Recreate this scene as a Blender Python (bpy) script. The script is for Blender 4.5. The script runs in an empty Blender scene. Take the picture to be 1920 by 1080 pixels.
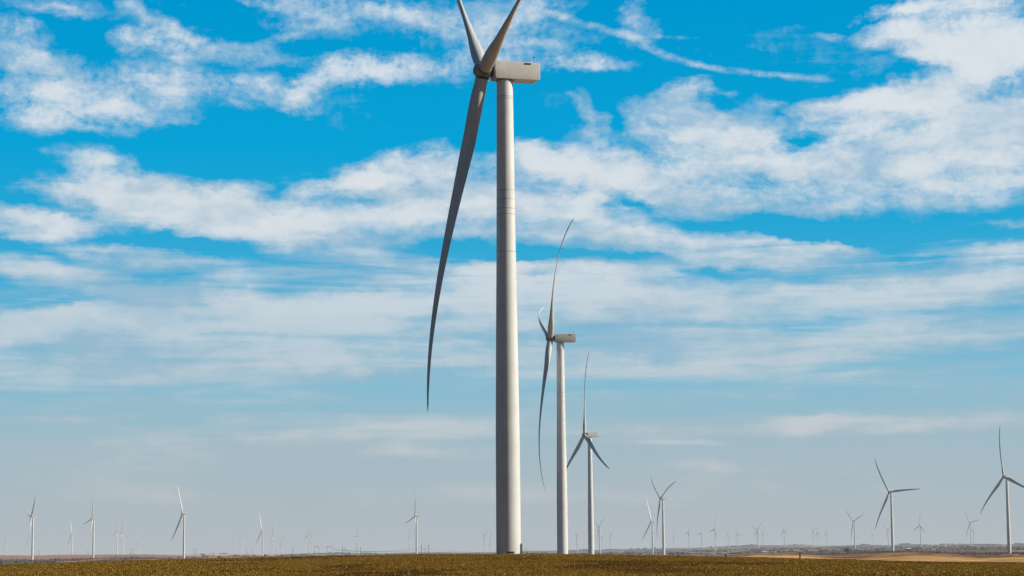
import bpy, bmesh, math, random
import numpy as np
from mathutils import Matrix, Vector
rnd = random.Random(7)
rs = np.random.RandomState(11)
sc = bpy.context.scene
COL = sc.collection
EYE = 1.7                                   # eye height over the ground at the photographer's feet

# ------------------------------------------------------------------ survey
# The wind farm was surveyed from the photograph: a bearing and a height read off the picture,
# together with a distance, give a point in the world (metres, camera foot point = origin).
F = 4000.0
PT = math.atan(491 / F)
RL = math.radians(0.5)
def ray(px, py):
    X = px - 960; Y = py - 540
    c, s = math.cos(RL), math.sin(RL)
    x = c * X - s * Y; u = -(s * X + c * Y)
    return np.array([x, F * math.cos(PT) - u * math.sin(PT), F * math.sin(PT) + u * math.cos(PT)])
def at(px, py, Y):
    r = ray(px, py); r = r * (Y / r[1]); r[2] += EYE
    return r
def yhor(px): return 1031.0 - (px - 960) * 0.00873
def azel(px, py):
    r = ray(px, py)
    return math.atan2(r[0], r[1]), math.atan2(r[2], math.hypot(r[0], r[1]))

HUBH = 89.0
# hub px, base px, yaw deg, rotor angle deg, label
TURB = [
 ((906.5,133),(953,1038),17.0,74.0,'huge nearest wind turbine in the middle, its tower filling most of the picture height'),
 ((1031.9,634.6),(1054.2,1040),4.4,48.2,'second largest wind turbine, just right of the nearest tower, blades swept to a thin curve'),
 ((1096,815.5),(1109.5,1041),17.0,-4.7,'third largest turbine of the near row, one blade straight up and two splayed down'),
 ((1882,894),(1893.6,1038),24.0,None,'tall wind turbine nearest the right edge, one blade running out of the picture'),
 ((1667.3,923),(1676,1032.9),34.0,None,'large right-hand wind turbine with its wide rotor almost facing the camera, one blade level'),
 ((1600,978.4),(1604.4,1032),22.0,None,'wind turbine standing just right of the bare tree, rotor forming a wide Y'),
 ((1238.3,934.7),(1244.7,1041),18.0,None,'largest turbine between the near row and the fence posts, two blades raised in a V'),
 ((1220.3,978),(1225,1040),20.0,None,'thinner wind turbine directly left of the tall V-bladed one, white blade raised'),
 ((777.7,968),(781.7,1041),14.0,None,'lone tall white wind turbine between the distant line poles and the nearest tower'),
 ((490.3,995),(492.7,1043.3),16.0,None,'white wind turbine left of the substation, tallest of the ones around it'),
 ((341.7,963.3),(345.3,1047),12.0,None,'white wind turbine with a bright raised blade, third tall one from the left edge'),
 ((172.5,972.5),(175,1045.8),8.0,None,'white wind turbine with a blade straight up, second tall one from the left edge'),
 ((58.3,969.2),(61.5,1051.2),14.0,None,'leftmost tall white wind turbine, dark blade raised to the right'),
 ((10,1014.7),(10,1042.5),12.0,60,'tiny wind turbine cut by the left edge of the picture'),
 ((133.8,1000.8),(135.3,1039.2),14.0,None,'small wind turbine between the two leftmost tall ones'),
 ((218.3,999.5),(220.2,1039.7),12.0,None,'small wind turbine, left one of a close pair on the reddish rise'),
 ((228.5,999.2),(230.8,1040),8.0,None,'small wind turbine, right one of a close pair, blade straight up'),
 ((258.7,1016.7),(260.3,1039.7),12.0,None,'very small wind turbine between two twin line poles and the close pair'),
 ((437,1013.8),(438,1039),22.0,None,'small hazy turbine with V-shaped blades, leftmost of the group left of the tall one'),
 ((452.5,1012),(453.3,1038.3),16.0,None,'small white turbine just left of the tall one by the substation'),
 ((510.8,1005),(513.5,1041.7),10.0,20,'small turbine right beside the tall white one, its tower bright'),
 ((527.2,1015),(528.3,1039),24.0,None,'small hazy turbine with raised V blades left of the white sheds'),
 ((577.5,1004.2),(578.3,1037.5),12.0,None,'small turbine rising behind the white sheds, left of the pair'),
 ((582.5,1007.5),(583.3,1037.5),10.0,10,'small turbine rising behind the white sheds, right of the pair'),
 ((669.2,1005.5),(671.5,1037.5),9.0,None,'small turbine standing among the wooden line poles'),
 ((766.7,1010),(769.2,1037.5),12.0,None,'very small turbine immediately left of the lone tall white one'),
 ((908.5,1004.7),(910,1037.5),20.0,None,'small turbine with a V rotor just left of the nearest tower'),
 ((919.2,1009.7),(920,1036),12.0,60,'faint little turbine squeezed against the left side of the nearest tower'),
 ((1081.2,1004.7),(1083.3,1038),18.0,None,'small turbine between the second and third towers of the near row'),
 ((1122.5,989.2),(1125,1038.3),24.0,None,'medium turbine just right of the third near tower, blades raised'),
 ((1127.7,1008.7),(1128,1033),14.0,70,'faint tiny turbine tucked behind the one beside the third near tower'),
 ((1144.2,1003.3),(1145,1029.2),16.0,None,'small turbine alone right of the third near tower'),
 ((1262.5,1005),(1264,1027.5),12.0,30,'hazy little turbine just right of the tall V-bladed one'),
 ((1290.5,998.7),(1293,1031.7),16.0,None,'small turbine with one vertical blade, second right of the tall V-bladed one'),
 ((1314.3,1000.3),(1315.3,1030.8),22.0,None,'small turbine with a blade raised to the right, above the fence wires'),
 ((1339.2,991.7),(1342.8,1032.5),18.0,None,'taller of the small turbines left of the near fence post'),
 ((1364.7,1002.5),(1365.8,1026.7),10.0,0,'slim small turbine directly above the far dark fence post'),
 ((1382.2,1001.7),(1383.8,1027.5),20.0,None,'small turbine on the slope of the distant hill'),
 ((1420.3,993.7),(1422.8,1029.7),26.0,None,'front turbine of the tight cluster over the small white house'),
 ((1429.7,998.3),(1431,1025.8),12.0,None,'right-hand turbine of the tight cluster on the hill'),
 ((1417,996.7),(1417.3,1022.5),8.0,-20,'faint turbine at the back of the tight cluster'),
 ((1468.8,994.7),(1471.3,1028.7),20.0,None,'small turbine with an upright blade left of the near fence post, evenly splayed'),
 ((1524.2,996.3),(1526.7,1023.7),24.0,None,'left one of two overlapping small turbines beyond the near fence post'),
 ((1532.5,999.2),(1535,1028.3),18.0,None,'right one of two overlapping small turbines beyond the near fence post'),
 ((1548.8,998.7),(1550,1023),8.0,0,'slim small turbine between the overlapping pair and the bare tree'),
 ((1634.7,1003.3),(1635,1022),10.0,-15,'faint tiny turbine left of the large wide-rotor one'),
 ((1664.4,994.4),(1665.8,1025.5),24.0,None,'small turbine half hidden just left of the large wide-rotor tower'),
 ((1724,985),(1727,1025.5),28.0,None,'small turbine right of the large wide-rotor one, above the white shed'),
 ((1803.6,1010),(1804.5,1022),12.0,-10,'faintest tiny turbine left of the pair near the right side'),
 ((1818.3,980.5),(1821.7,1024.4),28.0,None,'front turbine of the pair left of the rightmost tall one'),
 ((1824,993.3),(1824.4,1020),8.0,10,'rear turbine of the pair left of the rightmost tall one'),
]
TIPS = {
 3:[(1873.6,797),(1838.3,965.5)], 4:[(1641.3,853.8),(1726.2,917.3),(1641.1,998.2)],
 5:[(1588,952),(1620.4,961),(1594,1017.8)], 6:[(1219.7,894.7),(1266.3,902.5),(1228.8,1007.5)],
 7:[(1213.3,933.3),(1204.7,1014.2)], 8:[(779.7,905.8),(760.3,985),(777.5,1015)],
 9:[(487.5,961.7),(479.7,1023),(495,1000.5)], 10:[(332.5,910),(322.5,1011.7)],
 11:[(176,921.7),(158.7,983.3),(171.7,1013.3)], 12:[(75,930.8),(45.3,960.8),(54.7,1028)],
 14:[(134.2,994.2),(132.2,1013.3)], 15:[(218.7,984),(213.7,1009.2)], 16:[(228.7,973.3),(223.7,1027)],
 17:[(257.5,1002),(258.3,1024)], 18:[(433,1009),(441,1008.3),(436.3,1023)], 19:[(452.2,1002),(448.3,1018)],
 21:[(523.3,1009),(534.2,1008.8),(526,1023.3)], 22:[(576.7,991.3),(573.7,1013)],
 24:[(669.5,991.3),(664.7,1009),(668.8,1023)], 25:[(767.2,1000),(761.7,1010.5),(767.2,1023)],
 26:[(903.7,994.2),(915,994.7),(905.8,1020)], 28:[(1085.5,993.3),(1075.8,1000.3),(1080.5,1015)],
 29:[(1137.5,973.3),(1115.5,979.2),(1118.3,1016.7)], 31:[(1140.8,993.3),(1142,1014)],
 33:[(1282.8,1001.3),(1290.5,980)], 34:[(1321.7,983.3),(1306.7,1000),(1318.7,1011.7)],
 35:[(1343.3,965.8),(1329.2,999.2)], 37:[(1379.2,989.2),(1391.7,1001.7),(1377.5,1010)],
 38:[(1409.7,987),(1431.3,978)], 39:[(1427.2,989)], 41:[(1467.3,975.8),(1462.5,1008.3),(1475.8,1000.8)],
 42:[(1518.7,986.7),(1531.3,990.8),(1523.3,1006.7)], 43:[(1531.7,983.3),(1527.5,1009)],
 46:[(1657.8,985)], 47:[(1725,959),(1712.9,995.5),(1734,999)], 49:[(1811.7,963),(1830.5,975.3),(1813,1001)],
}
TILT = math.radians(5)
CONE, BEND, BK, BL = math.radians(4.0), 6.0, 3.2, 63.5
def proj(p):
    x, y, z = p[0], p[1], p[2] - EYE
    d = y*math.cos(PT) + z*math.sin(PT); u = -y*math.sin(PT) + z*math.cos(PT)
    X = F*x/d; Y = -F*u/d; c, s = math.cos(RL), math.sin(RL)
    return np.array([960 + c*X + s*Y, 540 - s*X + c*Y])
IDLE = set(range(7, 28)) - {18, 21, 26}      # parked with feathered blades
def tip_of(hub, ps, th, off=None):
    n = np.array([-math.cos(ps)*math.cos(TILT), -math.sin(ps)*math.cos(TILT), math.sin(TILT)])
    v = np.array([math.cos(ps)*math.sin(TILT), math.sin(ps)*math.sin(TILT), math.cos(TILT)])
    h = np.array([math.sin(ps), -math.cos(ps), 0])
    return hub + BL*(math.cos(th)*v + math.sin(th)*h) + ((math.tan(CONE)*BL - BEND) if off is None else off)*n
def dist_of(hub, base):
    lo, hi = 100, 60000
    for _ in range(50):
        m = (lo + hi) / 2
        if at(*hub, m)[2] - at(*base, m)[2] < HUBH: lo = m
        else: hi = m
    return lo
def pose(hub, base, psi0, tips, off=None):
    D = dist_of(hub, base); H = at(*hub, D); best = None
    for dps in range(-8, 13, 2):
        ps = math.radians(max(3, psi0 + dps))
        for th in range(0, 120, 3):
            pr = [proj(tip_of(H, ps, math.radians(th + a*120), off)) for a in range(3)]
            e = abs(dps) * 0.15 + sum(min(((q - np.array(t))**2).sum() for q in pr) for t in tips)
            if best is None or e < best[0]: best = (e, ps, math.radians(th))
    return D, H, best[1], best[2]
SITES = []
for i, (hub, base, psi, th, lab) in enumerate(TURB):
    if i in TIPS:
        D, H, ps, t = pose(hub, base, psi if i not in IDLE else 24, TIPS[i], 7.5 if i in IDLE else None)
    else:
        D = dist_of(hub, base); H = at(*hub, D); ps = math.radians(psi); t = math.radians(th)
    root = np.array([H[0] + 4.1*math.cos(ps), H[1] + 4.1*math.sin(ps), H[2] - HUBH])
    SITES.append((root, ps, t, lab, D))

# ------------------------------------------------------------------ terrain height
CX = np.array([-400,0,200,350,500,650,800,950,1100,1250,1440,1560,1700,1920,2400.])
CA = np.array([22.5,19,14.5,11.6,9.6,7.6,6.9,7.6,9.8,13.2,19,22.7,27.5,31,35.])     # crest of the green field, 1/4000 rad below the horizon
CD = np.array([320,330,345,355,370,380,390,392,390,380,350,340,325,310,300.])
def az_to_px(az): return 960 + F*np.tan(np.clip(az, -1.2, 1.2))
def px_to_az(px): return math.atan((px - 960) / F)
ctrl = []
for (r, ps, t, lab, D) in SITES:
    ctrl.append((math.atan2(r[0], r[1]), math.hypot(r[0], r[1]), r[2] - EYE))
def cp(px, D, a): ctrl.append((px_to_az(px), D, -a/4000*D))
for px, D, a in [(0,600,19),(0,1500,19),(0,3000,15.5),(0,9000,1.5),(250,600,15),(250,1500,15),(250,3000,11),(250,9000,2),
                 (500,700,11),(500,2000,11),(500,4500,8),(750,700,9),(750,2500,9.5),(950,1500,9.5),
                 (1250,650,14.5),(1250,1700,13.8),(1440,450,19.4),(1440,650,16.6),(1440,950,13.5),(1440,1600,12.6),(1440,3000,10.8),
                 (1700,420,26),(1700,650,22),(1700,950,17.5),(1700,1700,12.5),(1920,400,29),(1920,650,25),(1920,950,20),(1920,1600,17.5),
                 (2100,1200,22),(-200,1500,22),(1650,5200,6),(1850,5200,6),(1900,9000,2),
                 (1350,6000,9),(1150,3500,11),(1000,4500,9)]:
    cp(px, D, a)
SKX = [(-200,1041),(0,1040),(200,1039),(400,1037.5),(600,1036.5),(800,1035),(1000,1032.5),(1080,1031),(1150,1030),(1250,1028.5),(1320,1026.5),(1370,1023),(1400,1021.5),(1440,1022.5),(1500,1021.5),(1600,1022),(1700,1020.5),(1800,1020),(1920,1019.5),(2100,1019)]
for px, py in SKX:
    cp(px, 17000, py - yhor(px)); cp(px, 30000, py - yhor(px) + 12); cp(px, 60000, 14)
for a in list(range(25, 180, 20)) + list(range(-180, -20, 20)):
    for D, z in ((400, -2), (1500, -6), (5000, -12), (20000, -10), (60000, -200)):
        ctrl.append((math.radians(a), D, z))
ctrl = np.array(ctrl)
def idw(az, r):
    lr = np.log(r); num = np.zeros_like(az); den = np.zeros_like(az); near = np.full_like(az, 1e9)
    for a, D, z in ctrl:
        da = (np.degrees(az) - math.degrees(a)); da = (da + 180) % 360 - 180
        d2 = (da/1.6)**2 + ((lr - math.log(D))*2.0)**2 + 1e-5
        w = 1.0/d2**1.6
        num += w*z; den += w; near = np.minimum(near, d2)
    return num/den, near
def hash2(ix, iy, seed):
    n = (ix.astype(np.int64)*374761393 + iy.astype(np.int64)*668265263 + seed*974711) & 0x7fffffff
    n = ((n ^ (n >> 13)) * 1274126177) & 0x7fffffff
    return ((n ^ (n >> 16)) & 0xffff) / 65535.0
def vnoise(x, y, seed=0):
    ix = np.floor(x); iy = np.floor(y); fx = x-ix; fy = y-iy
    fx = fx*fx*(3-2*fx); fy = fy*fy*(3-2*fy)
    a = hash2(ix,iy,seed); b = hash2(ix+1,iy,seed); c = hash2(ix,iy+1,seed); d = hash2(ix+1,iy+1,seed)
    return (a*(1-fx)+b*fx)*(1-fy) + (c*(1-fx)+d*fx)*fy
def fbm(x, y, seed=0, oc=4):
    s = 0; a = 0.5; t = 0
    for o in range(oc):
        s = s + a*vnoise(x*2**o, y*2**o, seed+o*17); t += a; a *= 0.5
    return s/t
def sstep(a, b, x):
    t = np.clip((x-a)/(b-a), 0, 1); return t*t*(3-2*t)
def height(x, y):
    x = np.asarray(x, float); y = np.asarray(y, float)
    r = np.hypot(x, y) + 1e-6; az = np.arctan2(x, y)
    px = az_to_px(az)
    px = np.where(np.abs(az) > 1.2, 2400, px)
    a = np.interp(px, CX, CA); Dc = np.interp(px, CX, CD)
    zc = -a/4000*Dc
    t = np.clip(r/110, 0, 1)
    z1 = -1.7 + 0.34*t
    s = np.clip((r-110)/(Dc-110), 0, 1.35)
    # ease so that the crest is level along the line of sight
    zf = z1 + (zc + 1.36)*(s + 0.35*s*(1-s))
    zb, near = idw(az, np.maximum(r, 30))
    w = sstep(1.0, 1.25, r/Dc)
    k = np.clip(near*6, 0, 1)*sstep(500, 2500, r)
    rough = (fbm(x/900, y/900, 5) - 0.5)*np.clip(r/5000, 0.15, 2.5)*6*k
    micro = (fbm(x/14, y/14, 9) - 0.5)*0.10*(r < 450)
    return zf*(1-w) + (zb + rough)*w + micro + EYE
def gz(x, y): return float(height(np.array([x]), np.array([y]))[0])

# ------------------------------------------------------------------ helpers
def tag(o, label=None, cat=None, group=None, kind=None):
    if label: o['label'] = label
    if cat: o['category'] = cat
    if group: o['group'] = group
    if kind: o['kind'] = kind
    return o
def empty(name, loc, rz=0):
    o = bpy.data.objects.new(name, None); COL.objects.link(o)
    o.location = loc; o.rotation_euler = (0, 0, rz); o.empty_display_size = 1
    return o
def link(name, me, mat=None, parent=None, smooth=None):
    if mat and not me.materials: me.materials.append(mat)
    o = bpy.data.objects.new(name, me); COL.objects.link(o)
    if parent: o.parent = parent
    return o
def from_bm(name, bm, mat, smooth_angle=None):
    bmesh.ops.recalc_face_normals(bm, faces=bm.faces[:])
    if smooth_angle is not None:
        for f in bm.faces: f.smooth = True
        for e in bm.edges:
            if len(e.link_faces) == 2 and e.calc_face_angle(0) > math.radians(smooth_angle): e.smooth = False
    me = bpy.data.meshes.new(name); bm.to_mesh(me); bm.free()
    me.materials.append(mat)
    return me
def box(bm, x0, x1, y0, y1, z0, z1):
    vs = [bm.verts.new(p) for p in [(x0,y0,z0),(x1,y0,z0),(x1,y1,z0),(x0,y1,z0),(x0,y0,z1),(x1,y0,z1),(x1,y1,z1),(x0,y1,z1)]]
    for f in [(0,3,2,1),(4,5,6,7),(0,1,5,4),(1,2,6,5),(2,3,7,6),(3,0,4,7)]: bm.faces.new([vs[i] for i in f])
def tube(bm, pts, rad, seg=8, cap=True):
    pts = [Vector(p) for p in pts]; rings = []
    for i, p in enumerate(pts):
        d = (pts[min(i+1, len(pts)-1)] - pts[max(i-1, 0)]).normalized()
        up = Vector((0,0,1)) if abs(d.z) < 0.9 else Vector((1,0,0))
        a = d.cross(up).normalized(); b = a.cross(d)
        r = rad[i] if isinstance(rad, (list, tuple)) else rad
        rings.append([bm.verts.new(p + (a*math.cos(t) + b*math.sin(t))*r) for t in [2*math.pi*k/seg for k in range(seg)]])
    for A, B in zip(rings, rings[1:]):
        for k in range(seg): bm.faces.new([A[k], A[(k+1) % seg], B[(k+1) % seg], B[k]])
    if cap:
        bm.faces.new(rings[0][::-1]); bm.faces.new(rings[-1])
def lathe(bm, prof, axis='z', seg=48, cap=True):
    rings = []
    for (h, r) in prof:
        ring = []
        for k in range(seg):
            t = 2*math.pi*k/seg
            p = (r*math.cos(t), r*math.sin(t), h) if axis == 'z' else (h, r*math.cos(t), r*math.sin(t))
            ring.append(bm.verts.new(p))
        rings.append(ring)
    for A, B in zip(rings, rings[1:]):
        for k in range(seg): bm.faces.new([A[k], A[(k+1) % seg], B[(k+1) % seg], B[k]])
    if cap:
        bm.faces.new(rings[0][::-1]); bm.faces.new(rings[-1])

# ------------------------------------------------------------------ materials
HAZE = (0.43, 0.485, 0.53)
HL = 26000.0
class NT:
    def __init__(s, nt): s.t = nt; s.n = nt.nodes; s.l = nt.links
    def node(s, ty, **kw):
        n = s.n.new(ty)
        for k, v in kw.items(): setattr(n, k, v)
        return n
    def setin(s, sock, v):
        if isinstance(v, bpy.types.NodeSocket): s.l.new(v, sock)
        else: sock.default_value = v
    def m(s, op, a, b=None, c=None, clamp=False):
        n = s.node('ShaderNodeMath', operation=op, use_clamp=clamp)
        for i, v in enumerate((a, b, c)):
            if v is not None: s.setin(n.inputs[i], v)
        return n.outputs[0]
    def vm(s, op, a, b=None, c=None, scale=None):
        n = s.node('ShaderNodeVectorMath', operation=op)
        for i, v in enumerate((a, b, c)):
            if v is not None: s.setin(n.inputs[i], v)
        if scale is not None: s.setin(n.inputs[3], scale)
        return n.outputs['Value'] if op in ('LENGTH', 'DISTANCE', 'DOT_PRODUCT') else n.outputs[0]
    def noise(s, vec, scale=1.0, detail=4, rough=0.5, lac=2.0, dist=0.0, color=False):
        n = s.node('ShaderNodeTexNoise')
        s.setin(n.inputs['Vector'], vec); n.inputs['Scale'].default_value = scale
        n.inputs['Detail'].default_value = detail; n.inputs['Roughness'].default_value = rough
        n.inputs['Lacunarity'].default_value = lac; n.inputs['Distortion'].default_value = dist
        return n.outputs['Color'] if color else n.outputs['Fac']
    def mix(s, f, a, b, blend='MIX'):
        n = s.node('ShaderNodeMix', data_type='RGBA', blend_type=blend)
        s.setin(n.inputs[0], f)
        for sock, v in ((n.inputs[6], a), (n.inputs[7], b)):
            if isinstance(v, tuple) and len(v) == 3: v = v + (1,)
            s.setin(sock, v)
        return n.outputs[2]
    def ramp(s, f, stops, interp='LINEAR'):
        n = s.node('ShaderNodeValToRGB'); cr = n.color_ramp; cr.interpolation = interp
        while len(cr.elements) < len(stops): cr.elements.new(0.5)
        for e, (p, c) in zip(cr.elements, stops):
            e.position = p; e.color = (c + (1,)) if len(c) == 3 else c
        s.setin(n.inputs[0], f); return n.outputs[0]
    def mapr(s, v, a, b, c=0.0, d=1.0, smooth=True):
        n = s.node('ShaderNodeMapRange'); n.interpolation_type = 'SMOOTHSTEP' if smooth else 'LINEAR'
        s.setin(n.inputs[0], v)
        for i, q in zip((1, 2, 3, 4), (a, b, c, d)): s.setin(n.inputs[i], q)
        return n.outputs[0]
def material(name, build, rough=0.6, spec=0.3, metal=0.0, haze=True):
    m = bpy.data.materials.new(name); m.use_nodes = True
    T = NT(m.node_tree); T.n.clear()
    out = T.node('ShaderNodeOutputMaterial'); b = T.node('ShaderNodeBsdfPrincipled')
    b.inputs['Roughness'].default_value = rough; b.inputs['Metallic'].default_value = metal
    b.inputs['Specular IOR Level'].default_value = spec
    geo = T.node('ShaderNodeNewGeometry')
    obj = T.node('ShaderNodeTexCoord')
    r = build(T, geo.outputs['Position'], obj.outputs['Object'], b)
    if isinstance(r, tuple): r = r + (1,) if len(r) == 3 else r
    T.setin(b.inputs['Base Color'], r)
    if haze:      # haze painted on as an emissive tint, stronger with distance from the world origin
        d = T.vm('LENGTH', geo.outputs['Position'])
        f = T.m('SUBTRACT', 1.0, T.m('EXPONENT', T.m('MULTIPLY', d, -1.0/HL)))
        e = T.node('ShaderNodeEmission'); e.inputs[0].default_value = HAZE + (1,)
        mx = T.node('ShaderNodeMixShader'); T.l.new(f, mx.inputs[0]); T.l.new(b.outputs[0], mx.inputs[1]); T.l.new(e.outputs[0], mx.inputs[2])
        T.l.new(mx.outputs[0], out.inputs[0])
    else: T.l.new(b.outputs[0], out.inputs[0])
    return m
def mottled(c1, c2, scale=1.0, detail=5, stretch=(1,1,1)):
    def f(T, P, O, b):
        v = T.vm('MULTIPLY', O, stretch)
        n = T.noise(v, scale, detail, 0.6)
        return T.mix(T.mapr(n, 0.3, 0.7), c1, c2)
    return f
def tower_paint(T, P, O, b):
    # vertical dirt streaks and broad dulling on white gelcoat / paint
    st = T.noise(T.vm('MULTIPLY', O, (2.2, 2.2, 0.05)), 1.0, 6, 0.65)
    bl = T.noise(O, 0.18, 5, 0.6)
    c = T.mix(T.mapr(st, 0.42, 0.75), (0.82, 0.84, 0.85), (0.72, 0.735, 0.745))
    c = T.mix(T.mapr(bl, 0.35, 0.75, 0, 0.35), c, (0.54, 0.55, 0.56))
    return c
M = {}
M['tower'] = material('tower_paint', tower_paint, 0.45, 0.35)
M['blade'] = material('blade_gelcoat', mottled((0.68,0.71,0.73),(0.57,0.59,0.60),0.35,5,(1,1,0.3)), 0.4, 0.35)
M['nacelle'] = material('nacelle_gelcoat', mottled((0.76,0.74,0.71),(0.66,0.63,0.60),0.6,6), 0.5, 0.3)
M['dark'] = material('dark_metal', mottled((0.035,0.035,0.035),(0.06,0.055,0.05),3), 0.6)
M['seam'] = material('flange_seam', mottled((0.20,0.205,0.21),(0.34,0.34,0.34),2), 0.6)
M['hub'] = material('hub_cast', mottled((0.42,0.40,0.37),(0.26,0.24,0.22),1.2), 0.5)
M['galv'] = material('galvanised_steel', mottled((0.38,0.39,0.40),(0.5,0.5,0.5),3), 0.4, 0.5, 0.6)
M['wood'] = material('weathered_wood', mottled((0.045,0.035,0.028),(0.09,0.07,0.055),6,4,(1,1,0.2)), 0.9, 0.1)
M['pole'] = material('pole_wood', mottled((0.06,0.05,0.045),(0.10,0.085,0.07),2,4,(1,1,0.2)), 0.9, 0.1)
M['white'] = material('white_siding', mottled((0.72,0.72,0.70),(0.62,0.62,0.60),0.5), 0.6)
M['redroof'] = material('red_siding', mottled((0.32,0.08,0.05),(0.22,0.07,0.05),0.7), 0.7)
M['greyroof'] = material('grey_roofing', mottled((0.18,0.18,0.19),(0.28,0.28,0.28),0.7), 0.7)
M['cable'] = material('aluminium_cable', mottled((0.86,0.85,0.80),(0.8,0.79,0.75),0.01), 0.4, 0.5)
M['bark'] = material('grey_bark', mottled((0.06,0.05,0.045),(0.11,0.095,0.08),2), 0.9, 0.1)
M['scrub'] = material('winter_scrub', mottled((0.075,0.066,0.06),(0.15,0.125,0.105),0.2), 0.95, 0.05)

def ground_mat(T, P, O, b):
    at_ = T.node('ShaderNodeAttribute', attribute_name='tone'); c = at_.outputs['Color']
    fine = T.noise(P, 2.6, 6, 0.7); mid = T.noise(P, 0.22, 6, 0.65); far = T.noise(P, 0.012, 6, 0.65)
    f = T.m('MULTIPLY', T.mapr(fine, 0.25, 0.8, 0.55, 1.5), T.m('MULTIPLY', T.mapr(mid, 0.3, 0.7, 0.72, 1.25), T.mapr(far, 0.3, 0.7, 0.7, 1.3)))
    return T.vm('SCALE', c, scale=f)
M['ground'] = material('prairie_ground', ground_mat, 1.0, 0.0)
def leaf_mat(T, P, O, b):
    at_ = T.node('ShaderNodeAttribute', attribute_name='tone')
    return at_.outputs['Color']
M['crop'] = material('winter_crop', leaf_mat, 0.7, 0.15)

# ------------------------------------------------------------------ ground sheet
azs = np.radians(np.concatenate([np.arange(-180, -20, 2.5), np.arange(-20, 20, 0.045), np.arange(20, 180, 2.5)]))
rr = np.concatenate([np.geomspace(0.6, 90, 26)[:-1], np.geomspace(90, 500, 120)[:-1], np.geomspace(500, 20000, 190)[:-1], np.geomspace(20000, 60000, 12)])
AZ, RR = np.meshgrid(azs, rr, indexing='ij')
GX, GY = RR*np.sin(AZ), RR*np.cos(AZ)
GZ = height(GX, GY)
na, nr = AZ.shape
def tones(x, y, az, r):
    px = np.where(np.abs(az) > 1.2, 960, az_to_px(az)); Dc = np.interp(px, CX, CD)
    A = np.degrees(az); L = np.log(r)
    n1 = fbm(A*0.9, L*7, 21); n2 = fbm(A*0.5+9, L*16, 33); n3 = fbm(A*2.2, L*22, 41)
    C = lambda *c: np.array(c)
    def mx(a, b, t): return a*(1-t[..., None]) + b*t[..., None]
    one = np.ones(x.shape + (1,))
    far = one*C(.19,.15,.12)
    far = mx(far, C(.36,.29,.22), sstep(.54,.60,n1))
    far = mx(far, C(.055,.065,.065), sstep(.50,.56,n2)*0.9)
    far = mx(far, C(.30,.19,.15), sstep(.60,.64,n3)*.7)
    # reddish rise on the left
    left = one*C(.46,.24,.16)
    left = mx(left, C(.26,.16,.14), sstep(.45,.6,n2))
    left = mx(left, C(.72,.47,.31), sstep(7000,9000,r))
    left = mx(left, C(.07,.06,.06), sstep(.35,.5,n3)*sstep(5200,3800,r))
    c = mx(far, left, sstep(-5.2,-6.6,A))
    # stubble and red soil on the right
    red = one*C(.38,.19,.10)
    red = mx(red, C(.12,.075,.05), sstep(.50,.58,n3))
    red = mx(red, C(.38,.24,.14), sstep(.55,.62,n1))
    right = sstep(4.3,6.2,A + (n1-.5)*1.5)
    c = mx(c, red, right*sstep(3300,2700,r))
    tan = one*C(.70,.42,.17)
    tan = mx(tan, C(.42,.26,.12), sstep(.5,.62,n2)*.6)
    c = mx(c, tan, right*sstep(1050,850,r + (n3-.5)*260))
    dk = right*sstep(2500,2800,r)*sstep(3300,3000,r)
    c = mx(c, C(.06,.045,.035), dk*.9)
    # green field
    f1 = fbm(x/9+3, y/30, 61); f2 = fbm(x/26, y/120, 71)
    fld = one*C(.15,.075,.012)
    fld = mx(fld, C(.075,.036,.010), sstep(.5,.65,f1))
    fld = mx(fld, C(.14,.075,.02), sstep(.5,.7,f2)*.6)
    c = mx(c, C(.05,.042,.03), np.maximum(sstep(17,20,np.abs(A)), (np.abs(az) > 1.2)*1.0)*sstep(9000,5000,r))  # ground out of view darkened to cut light bounced onto the towers
    return mx(fld, c, sstep(1.0, 1.02, r/Dc))
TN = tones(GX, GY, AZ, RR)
def grid_mesh(name, X, Y, Z, tone, closed):
    na, nr = X.shape
    co = np.stack([X, Y, Z], -1).reshape(-1, 3)
    i = np.arange(na if closed else na-1); j = np.arange(nr-1)
    I, J = np.meshgrid(i, j, indexing='ij'); I2 = (I+1) % na
    q = np.stack([I*nr+J, I*nr+J+1, I2*nr+J+1, I2*nr+J], -1).reshape(-1, 4)
    me = bpy.data.meshes.new(name)
    me.vertices.add(len(co)); me.vertices.foreach_set('co', co.ravel())
    me.loops.add(q.size); me.loops.foreach_set('vertex_index', q.ravel())
    me.polygons.add(len(q)); me.polygons.foreach_set('loop_start', np.arange(0, q.size, 4))
    me.polygons.foreach_set('use_smooth', np.ones(len(q), bool))
    me.update(calc_edges=True)
    at_ = me.color_attributes.new('tone', 'FLOAT_COLOR', 'POINT')
    at_.data.foreach_set('color', np.concatenate([tone.reshape(-1, 3), np.ones((len(co), 1))], 1).ravel())
    return me
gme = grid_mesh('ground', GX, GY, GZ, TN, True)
ground = link('ground', gme, M['ground']); tag(ground, kind='structure')

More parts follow.
